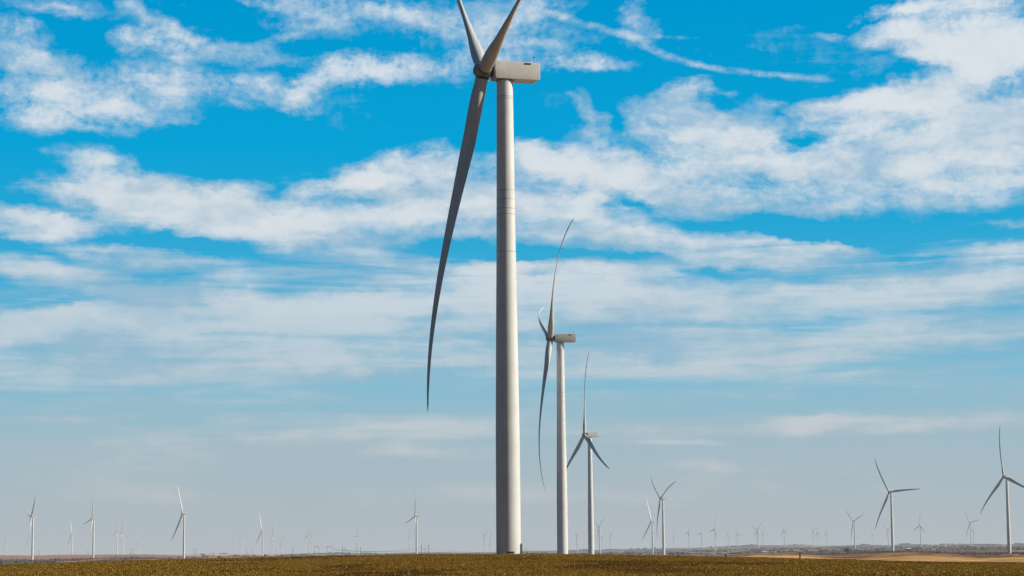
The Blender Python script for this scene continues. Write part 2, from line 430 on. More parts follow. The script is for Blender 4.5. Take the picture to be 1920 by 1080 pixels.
# ------------------------------------------------------------------ crop: low leafy tufts of the green field
def make_crop():
    N = 300000
    az = np.radians(rs.uniform(-15.5, 15.5, N))
    t = rs.uniform(0, 1, N)
    px = az_to_px(az); Dc = np.interp(px, CX, CD)
    r = 88*(Dc*1.0/88)**(t**0.9)
    x = r*np.sin(az); y = r*np.cos(az)
    f1 = fbm(x/9+3, y/30, 61, 5); f2 = fbm(x/26, y/120, 71); f3 = fbm(x/3.0, y/9, 77)
    keep = rs.uniform(0, 1, N) > sstep(.55,.66,f1)*.85
    x, y, r, f1, f2, f3 = [a[keep] for a in (x, y, r, f1, f2, f3)]; N = len(x)
    z = height(x, y) - 0.01
    K = 6
    s = (0.034 + 0.038*rs.uniform(0, 1, N)**2)*(0.75 + r/330.)
    a0 = rs.uniform(0, 2*math.pi, (N, K)); lean = rs.uniform(0.3, 1.4, (N, K)); ln = s[:, None]*rs.uniform(0.7, 1.5, (N, K))
    w = s[:, None]*rs.uniform(0.18, 0.4, (N, K))
    dx, dy = np.cos(a0), np.sin(a0); hx = ln*np.sin(lean); hz = ln*np.cos(lean) + 0.01
    X = x[:, None]; Y = y[:, None]; Z = z[:, None]
    v0 = np.stack([X - dy*w*.5, Y + dx*w*.5, Z + 0*w], -1); v1 = np.stack([X + dy*w*.5, Y - dx*w*.5, Z + 0*w], -1)
    v2 = np.stack([X + dx*hx*.6 + dy*w*.5, Y + dy*hx*.6 - dx*w*.5, Z + hz*.8], -1)
    v3 = np.stack([X + dx*hx, Y + dy*hx, Z + hz], -1)
    v4 = np.stack([X + dx*hx*.6 - dy*w*.5, Y + dy*hx*.6 + dx*w*.5, Z + hz*.8], -1)
    co = np.stack([v0, v1, v2, v3, v4], 2).reshape(-1, 3)
    n = N*K
    me = bpy.data.meshes.new('crop'); me.vertices.add(n*5); me.vertices.foreach_set('co', co.ravel())
    me.loops.add(n*5); me.loops.foreach_set('vertex_index', np.arange(n*5)); me.polygons.add(n)
    me.polygons.foreach_set('loop_start', np.arange(0, n*5, 5)); me.update(calc_edges=True)
    pal = np.array([(.31,.195,.016),(.42,.28,.03),(.22,.175,.014),(.39,.195,.017),(.72,.52,.17),(.20,.072,.010),(.53,.26,.035)])
    green = sstep(.62,.42,f2)
    u = rs.uniform(0, 1, N)
    idx = np.where(u < .30, 0, np.where(u < .5, 1, np.where(u < .66, 2, np.where(u < .82, 3, np.where(u < .89, 4, np.where(u < .95, 5, 6))))))
    c = pal[idx]*(0.75 + 0.5*rs.uniform(0, 1, (N, 1)))
    warm = (1-green)[:, None]
    c = c*(1-warm*.75) + warm*.75*c[:, [0]]*np.array([1.15,.66,.12])
    cc = np.repeat(c, K*5, 0); cc = np.concatenate([cc, np.ones((n*5, 1))], 1)
    at_ = me.color_attributes.new('tone', 'FLOAT_COLOR', 'POINT'); at_.data.foreach_set('color', cc.ravel())
    o = link('crop_plants', me, M['crop']); tag(o, 'low olive and ochre crop plants covering the near field', 'crop', kind='stuff')
make_crop()

# ------------------------------------------------------------------ wind turbines
def blade_mesh(name, cone, bend, k, pitch=3.0):
    bm = bmesh.new(); NS = 44; NP = 28
    R = [1.25 + (BL-1.25)*(i/NS)**1.0 for i in range(NS+1)]
    rings = []
    for r in R:
        t = r/BL
        root = sstep(3.0, 13.0, r)
        chord = float(np.interp(r, [0, 2.5, 7, 13, 20, 30, 40, 50, 58, 62.3, 63.3, 63.5], [2.35, 2.4, 2.9, 3.7, 3.4, 2.8, 2.3, 1.75, 1.3, .8, .4, .1]))
        tr = float(np.interp(r, [0, 3, 8, 13, 22, 35, 63.5], [1, 1, 1.08, .85, .48, .30, .22]))
        tw = math.radians(pitch + float(np.interp(r, [0, 8, 14, 22, 35, 50, 63.5], [18, 17, 14.5, 10.5, 4.5, 0, -4])))
        ring = []
        for q in range(NP):
            ph = 2*math.pi*q/NP
            cx, cy = math.cos(ph)*0.5, math.sin(ph)*0.5*1.0          # circle
            # aerofoil: leading edge at +x (30% ahead of pitch axis)
            xx = 0.5*(1 + math.cos(ph)); xa = 1 - xx               # 0 at LE, 1 at TE
            yt = 5*0.5*(0.2969*math.sqrt(max(xa, 0)) - .126*xa - .3516*xa**2 + .2843*xa**3 - .1015*xa**4)*2
            ax = 0.32 - xa; ay = (1 if math.sin(ph) >= 0 else -1)*yt*tr*0.5 + 0.03*math.sin(math.pi*xa)
            px = cx*(1-root) + ax*root; py = cy*tr**(0.2)*(1-root) + ay*root
            px *= chord; py *= chord
            qx = px*math.cos(tw) + py*math.sin(tw); qy = -px*math.sin(tw) + py*math.cos(tw)
            s = math.tan(cone)*r - bend*t**k
            ring.append(bm.verts.new((qx, qy - s, r)))
        rings.append(ring)
    for A, B in zip(rings, rings[1:]):
        for q in range(NP): bm.faces.new([A[q], A[(q+1) % NP], B[(q+1) % NP], B[q]])
    bm.faces.new(rings[0][::-1]); bm.faces.new(rings[-1])
    return from_bm(name, bm, M['blade'], 50)
def bevelled(bm, w, seg=3):
    bmesh.ops.bevel(bm, geom=[e for e in bm.edges if e.calc_face_angle(0) > 0.3], offset=w, segments=seg, affect='EDGES', profile=0.6)
def tower_mesh():
    bm = bmesh.new()
    prof = [(z, float(np.interp(z, [-3, 0, 22, 40, 57, 87.4], [2.25, 2.24, 2.18, 1.98, 1.76, 1.50]))) for z in [-0.6, 0, 6, 12, 22, 30, 40, 48, 57, 66, 75, 87.35]]
    lathe(bm, prof, 'z', 72)
    return from_bm('tower', bm, M['tower'], 40)
def tower_r(z): return float(np.interp(z, [-3, 0, 22, 40, 57, 87.4], [2.25, 2.24, 2.18, 1.98, 1.76, 1.50]))
NZ0, NZ1 = -1.55, 1.75
def nacelle_mesh():
    bm = bmesh.new()
    # side profile (x, z) with cut corners, extruded across the width
    prof = [(-2.2, NZ0+.1), (-2.0, NZ0), (6.12, NZ0), (6.4, NZ0+.24), (6.4, NZ1-.14), (6.3, NZ1), (-2.0, NZ1), (-2.2, NZ1-.12)]
    rings = []
    for yy, inset in ((-1.72, .0), (1.72, .0)):
        rings.append([bm.verts.new((x, yy, z)) for x, z in prof])
    n = len(prof)
    for q in range(n): bm.faces.new([rings[0][q], rings[0][(q+1) % n], rings[1][(q+1) % n], rings[1][q]])
    bm.faces.new(rings[0][::-1]); bm.faces.new(rings[1])
    bmesh.ops.recalc_face_normals(bm, faces=bm.faces[:])
    bevelled(bm, 0.06, 3)
    return from_bm('nacelle', bm, M['nacelle'], 35)
def hub_mesh():
    bm = bmesh.new()
    prof = [(-1.95, .12), (-1.9, .45), (-1.7, .85), (-1.3, 1.22), (-.8, 1.45), (0, 1.55), (.8, 1.5), (1.15, 1.35), (1.2, 1.0)]
    lathe(bm, prof, 'x', 40)
    return from_bm('hub', bm, M['hub'], 50)
def simple(name, mat, fn, ang=40):
    bm = bmesh.new(); fn(bm); return from_bm(name, bm, mat, ang)
ME = dict(
    tower=tower_mesh(), nacelle=nacelle_mesh(), hub=hub_mesh(),
    blade=blade_mesh('blade', CONE, BEND, BK),
    bi=blade_mesh('blade_feathered', math.radians(5.0), -2.0, 2.0, 74.0),
    b1=blade_mesh('blade_large', math.radians(3.6), 4.3, 4.0, 10.0),
    b2=blade_mesh('blade_swept', math.radians(5.0), 7.1, 3.9),
    b3=blade_mesh('blade_upright', math.radians(2.9), 4.1, 3.9),
    shaft=simple('main_shaft', M['dark'], lambda bm: lathe(bm, [(-3.1, 1.0), (-2.2, 1.15)], 'x', 32)),
    yaw=simple('yaw_ring', M['seam'], lambda bm: lathe(bm, [(87.25, 1.62), (87.6, 1.62)], 'z', 48)),
    socket=simple('blade_bearing', M['dark'], lambda bm: lathe(bm, [(1.05, 1.27), (1.42, 1.27), (1.44, 1.20)], 'z', 40)),
    vent=simple('roof_vent', M['dark'], lambda bm: box(bm, 3.35, 4.6, -1.79, -1.735, NZ1-.42, NZ1-.18)),
    frontpanel=simple('front_panel', M['nacelle'], lambda bm: (box(bm, -2.34, -2.21, -1.5, 1.5, NZ0+.1, NZ1-.15), bevelled(bm, .04, 2))),
    seamline=simple('panel_seam', M['seam'], lambda bm: box(bm, -1.78, -1.74, -1.728, 1.728, NZ0-.008, NZ1+.008)),
    railh=simple('roof_rail', M['galv'], lambda bm: [tube(bm, [(xa, -1.3, NZ1), (xa, -1.3, NZ1+.18), (xb, -1.3, NZ1+.18), (xb, -1.3, NZ1)], .025, 6) for xa, xb in ((-1.0, .3), (.9, 2.2))]),
)
def mast(bm):
    tube(bm, [(5.45, -.9, NZ1), (5.45, -.9, NZ1+1.35)], .03, 6)
    tube(bm, [(5.45, -1.15, NZ1+1.1), (5.45, -.65, NZ1+1.1)], .025, 6)
    tube(bm, [(5.45, -1.15, NZ1+1.1), (5.45, -1.15, NZ1+1.3)], .06, 6)
    tube(bm, [(5.45, -.65, NZ1+1.1), (5.45, -.65, NZ1+1.3)], .05, 6)
    box(bm, 5.25, 5.75, -1.1, -.7, NZ1, NZ1+.16)
ME['mast'] = simple('wind_vane', M['dark'], mast)
# flange seams of the tower sections, heights from the near turbine
SEAMS = [float(at(950, y, SITES[0][4])[2] - SITES[0][0][2]) for y in (180, 184, 356, 372.5, 390, 401, 471)]
def seam_mesh(z):
    r = tower_r(z)
    return simple('flange', M['seam'], lambda bm: lathe(bm, [(z-.035, r+.002), (z-.03, r+.014), (z+.03, r+.014), (z+.035, r+.002)], 'z', 72, False))
SM = [seam_mesh(z) for z in SEAMS]
def place(o, loc, rot=None):
    o.location = loc
    if rot is not None: o.rotation_euler = rot
def rotor_matrix(th, hubz, TILT=TILT):
    n = Vector((-math.cos(TILT), 0, math.sin(TILT))); v = Vector((math.sin(TILT), 0, math.cos(TILT))); h = Vector((0, -1, 0))
    b = math.cos(th)*v + math.sin(th)*h; t = -math.sin(th)*v + math.cos(th)*h
    m = Matrix.Identity(4)
    for i, c in enumerate((t, -n, b)):
        for k in range(3): m[k][i] = c[k]
    m.translation = Vector((-4.1, 0, hubz)); return m
for i, (root, ps, th, lab, D) in enumerate(SITES):
    t = empty('wind_turbine', root, ps)
    tag(t, lab, 'wind turbine', 'white wind turbines standing across the plain')
    o = link('tower', ME['tower'], None, t)
    if i < 5:
        for m_ in SM: link('flange', m_, None, o)
    nc = link('nacelle', ME['nacelle'], None, t); nc.location = (0, 0, HUBH)
    if i < 5:
        for nm, k in (('roof_vent', 'vent'), ('wind_vane', 'mast'), ('panel_seam', 'seamline'), ('roof_rail', 'railh'), ('front_panel', 'frontpanel')):
            link(nm, ME[k], None, nc)
    s = link('main_shaft', ME['shaft'], None, t); s.location = (0, 0, HUBH)
    if i < 13: link('yaw_ring', ME['yaw'], None, t)
    hb = link('hub', ME['hub'], None, t); hb.location = (-4.1, 0, HUBH); hb.rotation_euler = (0, TILT, 0)
    bk = {0: 'b1', 1: 'b2', 2: 'b3'}.get(i, 'bi' if i in IDLE else 'blade')
    for a in range(3):
        m_ = rotor_matrix(th + a*2*math.pi/3, HUBH, TILT if i else math.radians(6.5))
        if i < 3: m_ = m_ @ Matrix.Diagonal((1, 1, 1.022, 1))
        b = link('blade', ME[bk], None, t); b.matrix_local = m_
        if i < 5: link('blade_bearing', ME['socket'], None, b)

# ------------------------------------------------------------------ entrance stair at the near tower
r0 = SITES[0][0]
def staircase():
    g = gz(r0[0] + 3, r0[1]); x0 = r0[0] + 2.35; y0 = r0[1] - .5; z0 = g
    e = empty('entrance_stairs', (x0, y0, z0)); tag(e, 'small galvanised staircase with handrail at the foot of the nearest tower', 'staircase')
    link('cabinet', simple('cabinet', M['seam'], lambda bm: (box(bm, -.09, .13, -.35, .35, 0, 1.95), bevelled(bm, .03, 2))), None, e)
    def pf(bm): box(bm, .17, .95, -.5, .5, .34, .42); [box(bm, a, a+.06, b, b+.06, -.1, .34) for a in (.2, .85) for b in (-.48, .42)]
    link('platform', simple('platform', M['galv'], pf), None, e)
    def st(bm):
        for k in range(2): box(bm, .96+k*.28, .96+k*.28+.26, -.45, .45, .20-k*.14, .23-k*.14)
    link('steps', simple('steps', M['galv'], st), None, e)
    def hr(bm):
        for yy in (-.5, .5):
            tube(bm, [(.2, yy, .42), (.2, yy, .95), (1.3, yy, .93), (1.3, yy, .02)], .028, 6)
            tube(bm, [(.9, yy, .42), (.9, yy, .94)], .025, 6)
    link('handrail', simple('handrail', M['galv'], hr), None, e)
    return e
staircase()
def vent_slab():
    bm = bmesh.new(); n = 14; v = []
    for zz in (0.05, .36):
        v.append([bm.verts.new(((tower_r(0)+.02)*math.sin(a), -(tower_r(0)+.02)*math.cos(a), zz)) for a in [(-.12 + .60*k/n) for k in range(n+1)]])
    for k in range(n): bm.faces.new([v[0][k], v[0][k+1], v[1][k+1], v[1][k]])
    return from_bm('base_vent', bm, M['dark'])
tw0 = [o for o in COL.objects if o.name == 'tower'][0]
bv = link('base_vent', vent_slab(), None, tw0); bv.rotation_euler = (0, 0, -SITES[0][1])

# ------------------------------------------------------------------ fence posts in front of the far land
def post(px, ytop, ybot, D, label, w=.1):
    p = at(px, ybot, D); g = gz(p[0], p[1]); h = (ybot-ytop)/4000*D
    bm = bmesh.new()
    lathe(bm, [(-.1, w), (h*.5, w*.97), (h-.03, w*.94), (h, w*.7)], 'z', 12)
    for v in bm.verts: v.co.x += .03*v.co.z + rnd.uniform(-.006, .006)
    o = link('fence_post', from_bm('fence_post', bm, M['wood'], 50)); o.location = (p[0], p[1], g)
    tag(o, label, 'fence post', 'wooden posts along the field edge'); return o
post(1500, 1036, 1047.2, 348, 'dark stubby wooden post at the field edge, nearest and tallest of the posts', .115)
post(1360.5, 1038, 1044.2, 366, 'dark wooden post left of the tall stubby one, on the field edge', .12)
for px, lab in ((1262, 'thin far fence post right of the tall V-bladed turbine, left one of two'), (1272, 'thin far fence post right of the tall V-bladed turbine, right one of two'),
                (1325, 'thin low fence post, left one of two between turbine towers and the dark post'), (1335, 'thin low fence post just left of the dark wooden post')):
    post(px, 1037.3, 1042.3, 372, lab, .055)

# ------------------------------------------------------------------ line poles, gantries, cables
def pole(px, ytop, ybot, label, kind='single', D=None):
    D = D or 15.0*4000/(ybot - ytop)
    p = at(px, ybot, D); g = gz(p[0], p[1]); h = 15.0 if D > 2500 else (ybot-ytop)/4000*D
    h = at(px, ytop, D)[2] - g
    e = empty('utility_pole', (p[0], p[1], g), 0)
    tag(e, label, 'utility pole', 'wooden line poles along the horizon')
    link('pole', simple('pole', M['pole'], lambda bm: tube(bm, [(0, 0, -.3), (0, 0, h*.5), (0, 0, h)], [.42, .36, .28], 8)), None, e)
    link('crossarm', simple('crossarm', M['pole'], lambda bm: box(bm, -1.6, 1.6, -.14, .14, h*.90, h*.90+.3)), None, e)
    return e, h
PO = [
 (69,1033,1040,'short line pole, left one of the pair right of the leftmost tall turbine'),(73.5,1032,1040.5,'line pole, right one of the pair right of the leftmost tall turbine'),
 (162,1032,1040,'line pole, left one of the pair beside the second tall turbine'),(166,1032,1040,'line pole, right one of the pair beside the second tall turbine'),
 (245,1028,1040,'line pole, left one of two left of the third tall turbine'),(249.5,1029,1040,'line pole, right one of two left of the third tall turbine'),
 (363,1029,1041,'line pole, left one of two right of the third tall turbine'),(367.5,1029,1041,'line pole, right one of two right of the third tall turbine'),
 (462.5,1031,1043,'line pole furthest left of the three before the tall turbine by the substation'),(467.5,1036,1043,'shortest line pole of the three before the tall turbine by the substation'),(472.5,1032,1043,'line pole furthest right of the three before the tall turbine by the substation'),
 (506,1032,1041.5,'line pole right of the tall turbine by the substation, left of two'),(516,1031,1041.5,'line pole right of the tall turbine by the substation, right of two'),
 (549,1026,1040,'slender pole at the left end of the white sheds'),
 (642.5,1025,1040.5,'slim pole, first from the left in the row right of the two gantries'),(647.3,1026.5,1041,'darkest pole, second in the row right of the two gantries'),(651.5,1031,1041,'shortest pole, third in the row right of the two gantries'),(656,1029,1041,'pole, fourth in the row right of the two gantries'),
 (667.5,1027,1040,'dark pole just left of the small turbine among the poles'),(676,1026,1040,'pole just right of the small turbine among the poles'),
 (790.5,1022,1038.5,'pole just right of the lone tall white turbine'),(797.5,1026,1038.5,'shorter pole in the middle of the three right of the lone tall turbine'),(803.7,1021,1038.5,'tallest pole of the three right of the lone tall turbine'),
]
for px, a, b, lab in PO: pole(px, a, b, lab)
def gantry(px0, px1, ytop, ybot, label):
    D = 4600.; A = at(px0, ybot, D); B = at(px1, ybot, D); g = gz(A[0], A[1]); w = B[0]-A[0]; h = at(px0, ytop, D)[2] - g
    e = empty('line_gantry', (A[0], A[1], g)); tag(e, label, 'gantry', 'steel line gantries at the substation')
    link('beam', simple('beam', M['pole'], lambda bm: box(bm, -.6, w+.6, -.3, .3, h-.7, h)), None, e)
    for k in (0, 1):
        link('leg', simple('leg', M['galv'], lambda bm: (tube(bm, [(k*w - (.8 if k == 0 else -.8), 0, -.2), (k*w, 0, h-.7)], .28, 6), tube(bm, [(k*w, 1.8, -.2), (k*w, 0, h-.7)], .2, 6))), None, e)
gantry(589.5, 598, 1025, 1041, 'square steel gantry with a dark top beam, left one of two by the white sheds')
gantry(613.5, 622, 1025, 1041, 'square steel gantry with a dark top beam, right one of two')
def cable(pts, D, rad, label):
    P_ = [Vector(at(x, y, D)) for x, y in pts]
    o0 = P_[0].copy(); bm = bmesh.new(); tube(bm, [p - o0 for p in P_], rad, 6)
    o = link('power_line', from_bm('power_line', bm, M['cable'], 60)); o.location = o0
    tag(o, label, 'power line', 'overhead lines catching the sun')
def sag(x0, y0, x1, y1, s, n=14):
    return [(x0+(x1-x0)*k/n, y0+(y1-y0)*k/n + s*4*(k/n)*(1-k/n)) for k in range(n+1)]
cable(sag(624,1028,790,1026,6.5), 4500, .5, 'long sagging sunlit cable between the gantries and the lone tall turbine, upper one')
cable(sag(624,1030.5,800,1030,4.5), 4500, .5, 'long sagging sunlit cable between the gantries and the lone tall turbine, lower one')
cable(sag(598,1026,614,1026,1.5), 4600, .22, 'short cable slung between the two gantries')
cable(sag(803.7,1028,945,1034.5,3.2), 4500, .5, 'sunlit cable running from the tallest pole towards the nearest tower')
cable(sag(1250,1030.5,1408,1031,6.3), 3600, .45, 'pale cable sagging over the valley above the far fence posts')

# ------------------------------------------------------------------ farm buildings
def house(px, ybot, D, w, d, h, rh, wall, roof, name, label, cat, rz=0.2, group=None):
    p = at(px, ybot, D); g = gz(p[0], p[1]); g = max(g, p[2]-3)
    e = empty(name, (p[0], p[1], g), rz); tag(e, label, cat, group)
    link('wall', simple('wall', wall, lambda bm: box(bm, -w/2, w/2, -d/2, d/2, -.5, h)), None, e)
    def rf(bm):
        o = .4
        v = [bm.verts.new(q) for q in [(-w/2-o,-d/2-o,h+.02),(w/2+o,-d/2-o,h+.02),(w/2+o,d/2+o,h+.02),(-w/2-o,d/2+o,h+.02),(-w/2-o,0,h+rh),(w/2+o,0,h+rh)]]
        for f in [(0,1,5,4),(2,3,4,5),(0,4,3),(1,2,5),(0,3,2,1)]: bm.faces.new([v[i] for i in f])
    link('roof', simple('roof', roof, rf, None), None, e)
    def dr(bm): box(bm, -w*.12, w*.12, -d/2-.06, -d/2-.01, 0, h*.75)
    link('door', simple('door', M['dark'], dr), None, e)
H_ = M['white']
house(1433,1040,3000,7,5,2.2,1.0,H_,H_,'farmhouse','small bright white house below the tight turbine cluster','house')
house(1453.5,1039,3200,3,3,1.6,.8,H_,H_,'shed','tiny white shed right of the small white house','shed')
house(1703,1033,3600,7.5,5,2.4,1.6,M['redroof'],H_,'barn','small red barn with a white roof right of the large wide-rotor turbine','barn')
house(1750,1032.6,3600,7,5,1.8,.8,H_,H_,'shed','long low white shed right of the red barn','shed')
house(1772,1025,8000,11,8,3.5,2.5,H_,H_,'farmhouse','pale far farmhouse on the ridge between the white shed and the right pair','house')
house(1802,1021,14000,34,15,5,4,H_,H_,'barn','long pale barn on the skyline at the foot of the right pair','barn')
house(1917,1021,14000,30,15,6,4,H_,H_,'barn','pale barn on the skyline at the right edge','barn')
house(1882,1027,7000,5,5,3,2,H_,H_,'silo_shed','small pale shed left of the rightmost tall tower','shed')
house(1771+12,1025.5,8000,8,7,3,2,H_,M['greyroof'],'farmhouse','grey roofed far farmhouse just right of the pale one','house')
house(380,1038.6,5200,11,8,2.2,1.6,H_,M['greyroof'],'shed','low pale shed with dark roof right of the third tall turbine','shed')
for k, (px, yb, w, h) in enumerate([(554,1038.5,7,2.0),(561,1039,5,2.6),(573,1038,8,2.6),(584,1038.8,7,2.2),(597,1040.3,13,2.6),(607,1040.3,6,1.8)]):
    house(px, yb, 4300, w, 5, h, .8, H_, H_, 'shed', ['leftmost low white shed of the substation yard','small tall white shed second from the left in the yard','wide white shed at the foot of the turbine pair','white shed just right of the turbine pair','longest white shed, under the left gantry','short white shed right of the longest one'][k], 'shed', .1, 'white sheds in the substation yard')

# ------------------------------------------------------------------ bare tree
def bare_tree():
    D = 2850.; p = at(1588.5, 1031.8, D); g = gz(p[0], p[1])
    e = empty('bare_tree', (p[0], p[1], g)); tag(e, 'wide leafless tree beside the turbine with the Y-shaped rotor', 'tree')
    R = random.Random(5)
    def grow(bm, p0, d, L, r, lev):
        p1 = p0 + d*L*.5 + Vector((R.uniform(-.1,.1), R.uniform(-.1,.1), 0))*L; p2 = p1 + (d + Vector((R.uniform(-.25,.25), R.uniform(-.25,.25), .1))).normalized()*L*.5
        tube(bm, [p0, p1, p2], [r, r*.8, r*.6], 5, False)
        if lev > 0:
            for _ in range(4 if lev > 1 else 5):
                dd = (d + Vector((R.uniform(-1,1), R.uniform(-1,1), R.uniform(-.25,.6)))*.85).normalized()
                grow(bm, p2 if R.random() < .6 else p1, dd, L*.68, r*.55, lev-1)
    bt = bmesh.new(); tube(bt, [(0,0,-.3),(0,.1,.8),(.1,0,1.6)], [.6,.5,.45], 8); link('trunk', from_bm('trunk', bt, M['bark'], 60), None, e)
    bc = bmesh.new()
    for a in range(8):
        t = a*2*math.pi/8 + R.uniform(-.3,.3); s = R.uniform(.5,1.5)
        grow(bc, Vector((.05,0,1.3)), Vector((math.cos(t)*s, math.sin(t)*s, 1)).normalized(), 3.3, .26, 3)
    link('crown', from_bm('crown', bc, M['bark']), None, e)
bare_tree()

# ------------------------------------------------------------------ far scrub (uncountable brush)
def scrub():
    bm = bmesh.new(); R = random.Random(9)
    spots = []
    for _ in range(330): spots.append((R.uniform(-30,115), R.uniform(2600,4100), R.uniform(1.2,3.4)))
    for _ in range(110): spots.append((R.uniform(110,420), R.uniform(3200,5000), R.uniform(.8,2.2)))
    for _ in range(260): spots.append((R.uniform(1480,1950), R.gauss(3000,140), R.uniform(.5,1.6)))
    for _ in range(60): spots.append((R.uniform(1740,1950), R.gauss(1750,60), R.uniform(.4,1.1)))
    for _ in range(420): spots.append((R.uniform(980,1480), R.uniform(4000,9000), R.uniform(1.5,4.5)))
    for _ in range(260): spots.append((R.uniform(1480,1950), R.uniform(4500,9500), R.uniform(1.5,4)))
    for _ in range(260): spots.append((R.uniform(380,940), R.uniform(5000,9000), R.uniform(1.5,4.5)))
    for _ in range(160): spots.append((R.choice([420,640,690,1090,1200,1330,1400,1483,1486,1620,1690,1760,1900])+R.gauss(0,9), R.uniform(14000,16500), R.uniform(4,9)))
    for px, D, h in spots:
        az = px_to_az(px); x = D*math.sin(az); y = D*math.cos(az); g = gz(x, y)
        m = Matrix.Translation((x, y, g + h*.3)) @ Matrix.Diagonal((h*R.uniform(.9,2.2), h*R.uniform(.9,1.6), h*.75, 1))
        vs = bmesh.ops.create_icosphere(bm, subdivisions=1, radius=1, matrix=m)['verts']
        for v in vs: v.co += Vector((R.uniform(-1,1), R.uniform(-1,1), R.uniform(-.6,.8)))*h*.28
    o = link('scrub', from_bm('scrub', bm, M['scrub'])); tag(o, 'dark leafless brush scattered over the far plain', 'scrub', kind='stuff')
scrub()

# ------------------------------------------------------------------ sky
SUN_AZ, SUN_EL = math.radians(92.5), math.radians(30)
w = bpy.data.worlds.new('World'); sc.world = w; w.use_nodes = True
T = NT(w.node_tree); T.n.clear()
wo = T.node('ShaderNodeOutputWorld'); bg = T.node('ShaderNodeBackground'); T.l.new(bg.outputs[0], wo.inputs[0])
sky = T.node('ShaderNodeTexSky', sky_type='NISHITA'); sky.sun_disc = False
sky.sun_elevation = SUN_EL; sky.sun_rotation = SUN_AZ
tc = T.node('ShaderNodeTexCoord')
sep = T.node('ShaderNodeSeparateXYZ'); T.l.new(tc.outputs['Generated'], sep.inputs[0])
az = T.m('MULTIPLY', T.m('ARCTAN2', sep.outputs[0], sep.outputs[1]), F)          # 1/4000 rad units
hl = T.m('SQRT', T.m('ADD', T.m('MULTIPLY', sep.outputs[0], sep.outputs[0]), T.m('MULTIPLY', sep.outputs[1], sep.outputs[1])))
el = T.m('MULTIPLY', T.m('ARCTAN2', sep.outputs[2], hl), F)
cb = T.node('ShaderNodeCombineXYZ'); T.l.new(az, cb.inputs[0]); T.l.new(el, cb.inputs[1])
uv = cb.outputs[0]
SKYMODE = 'full'
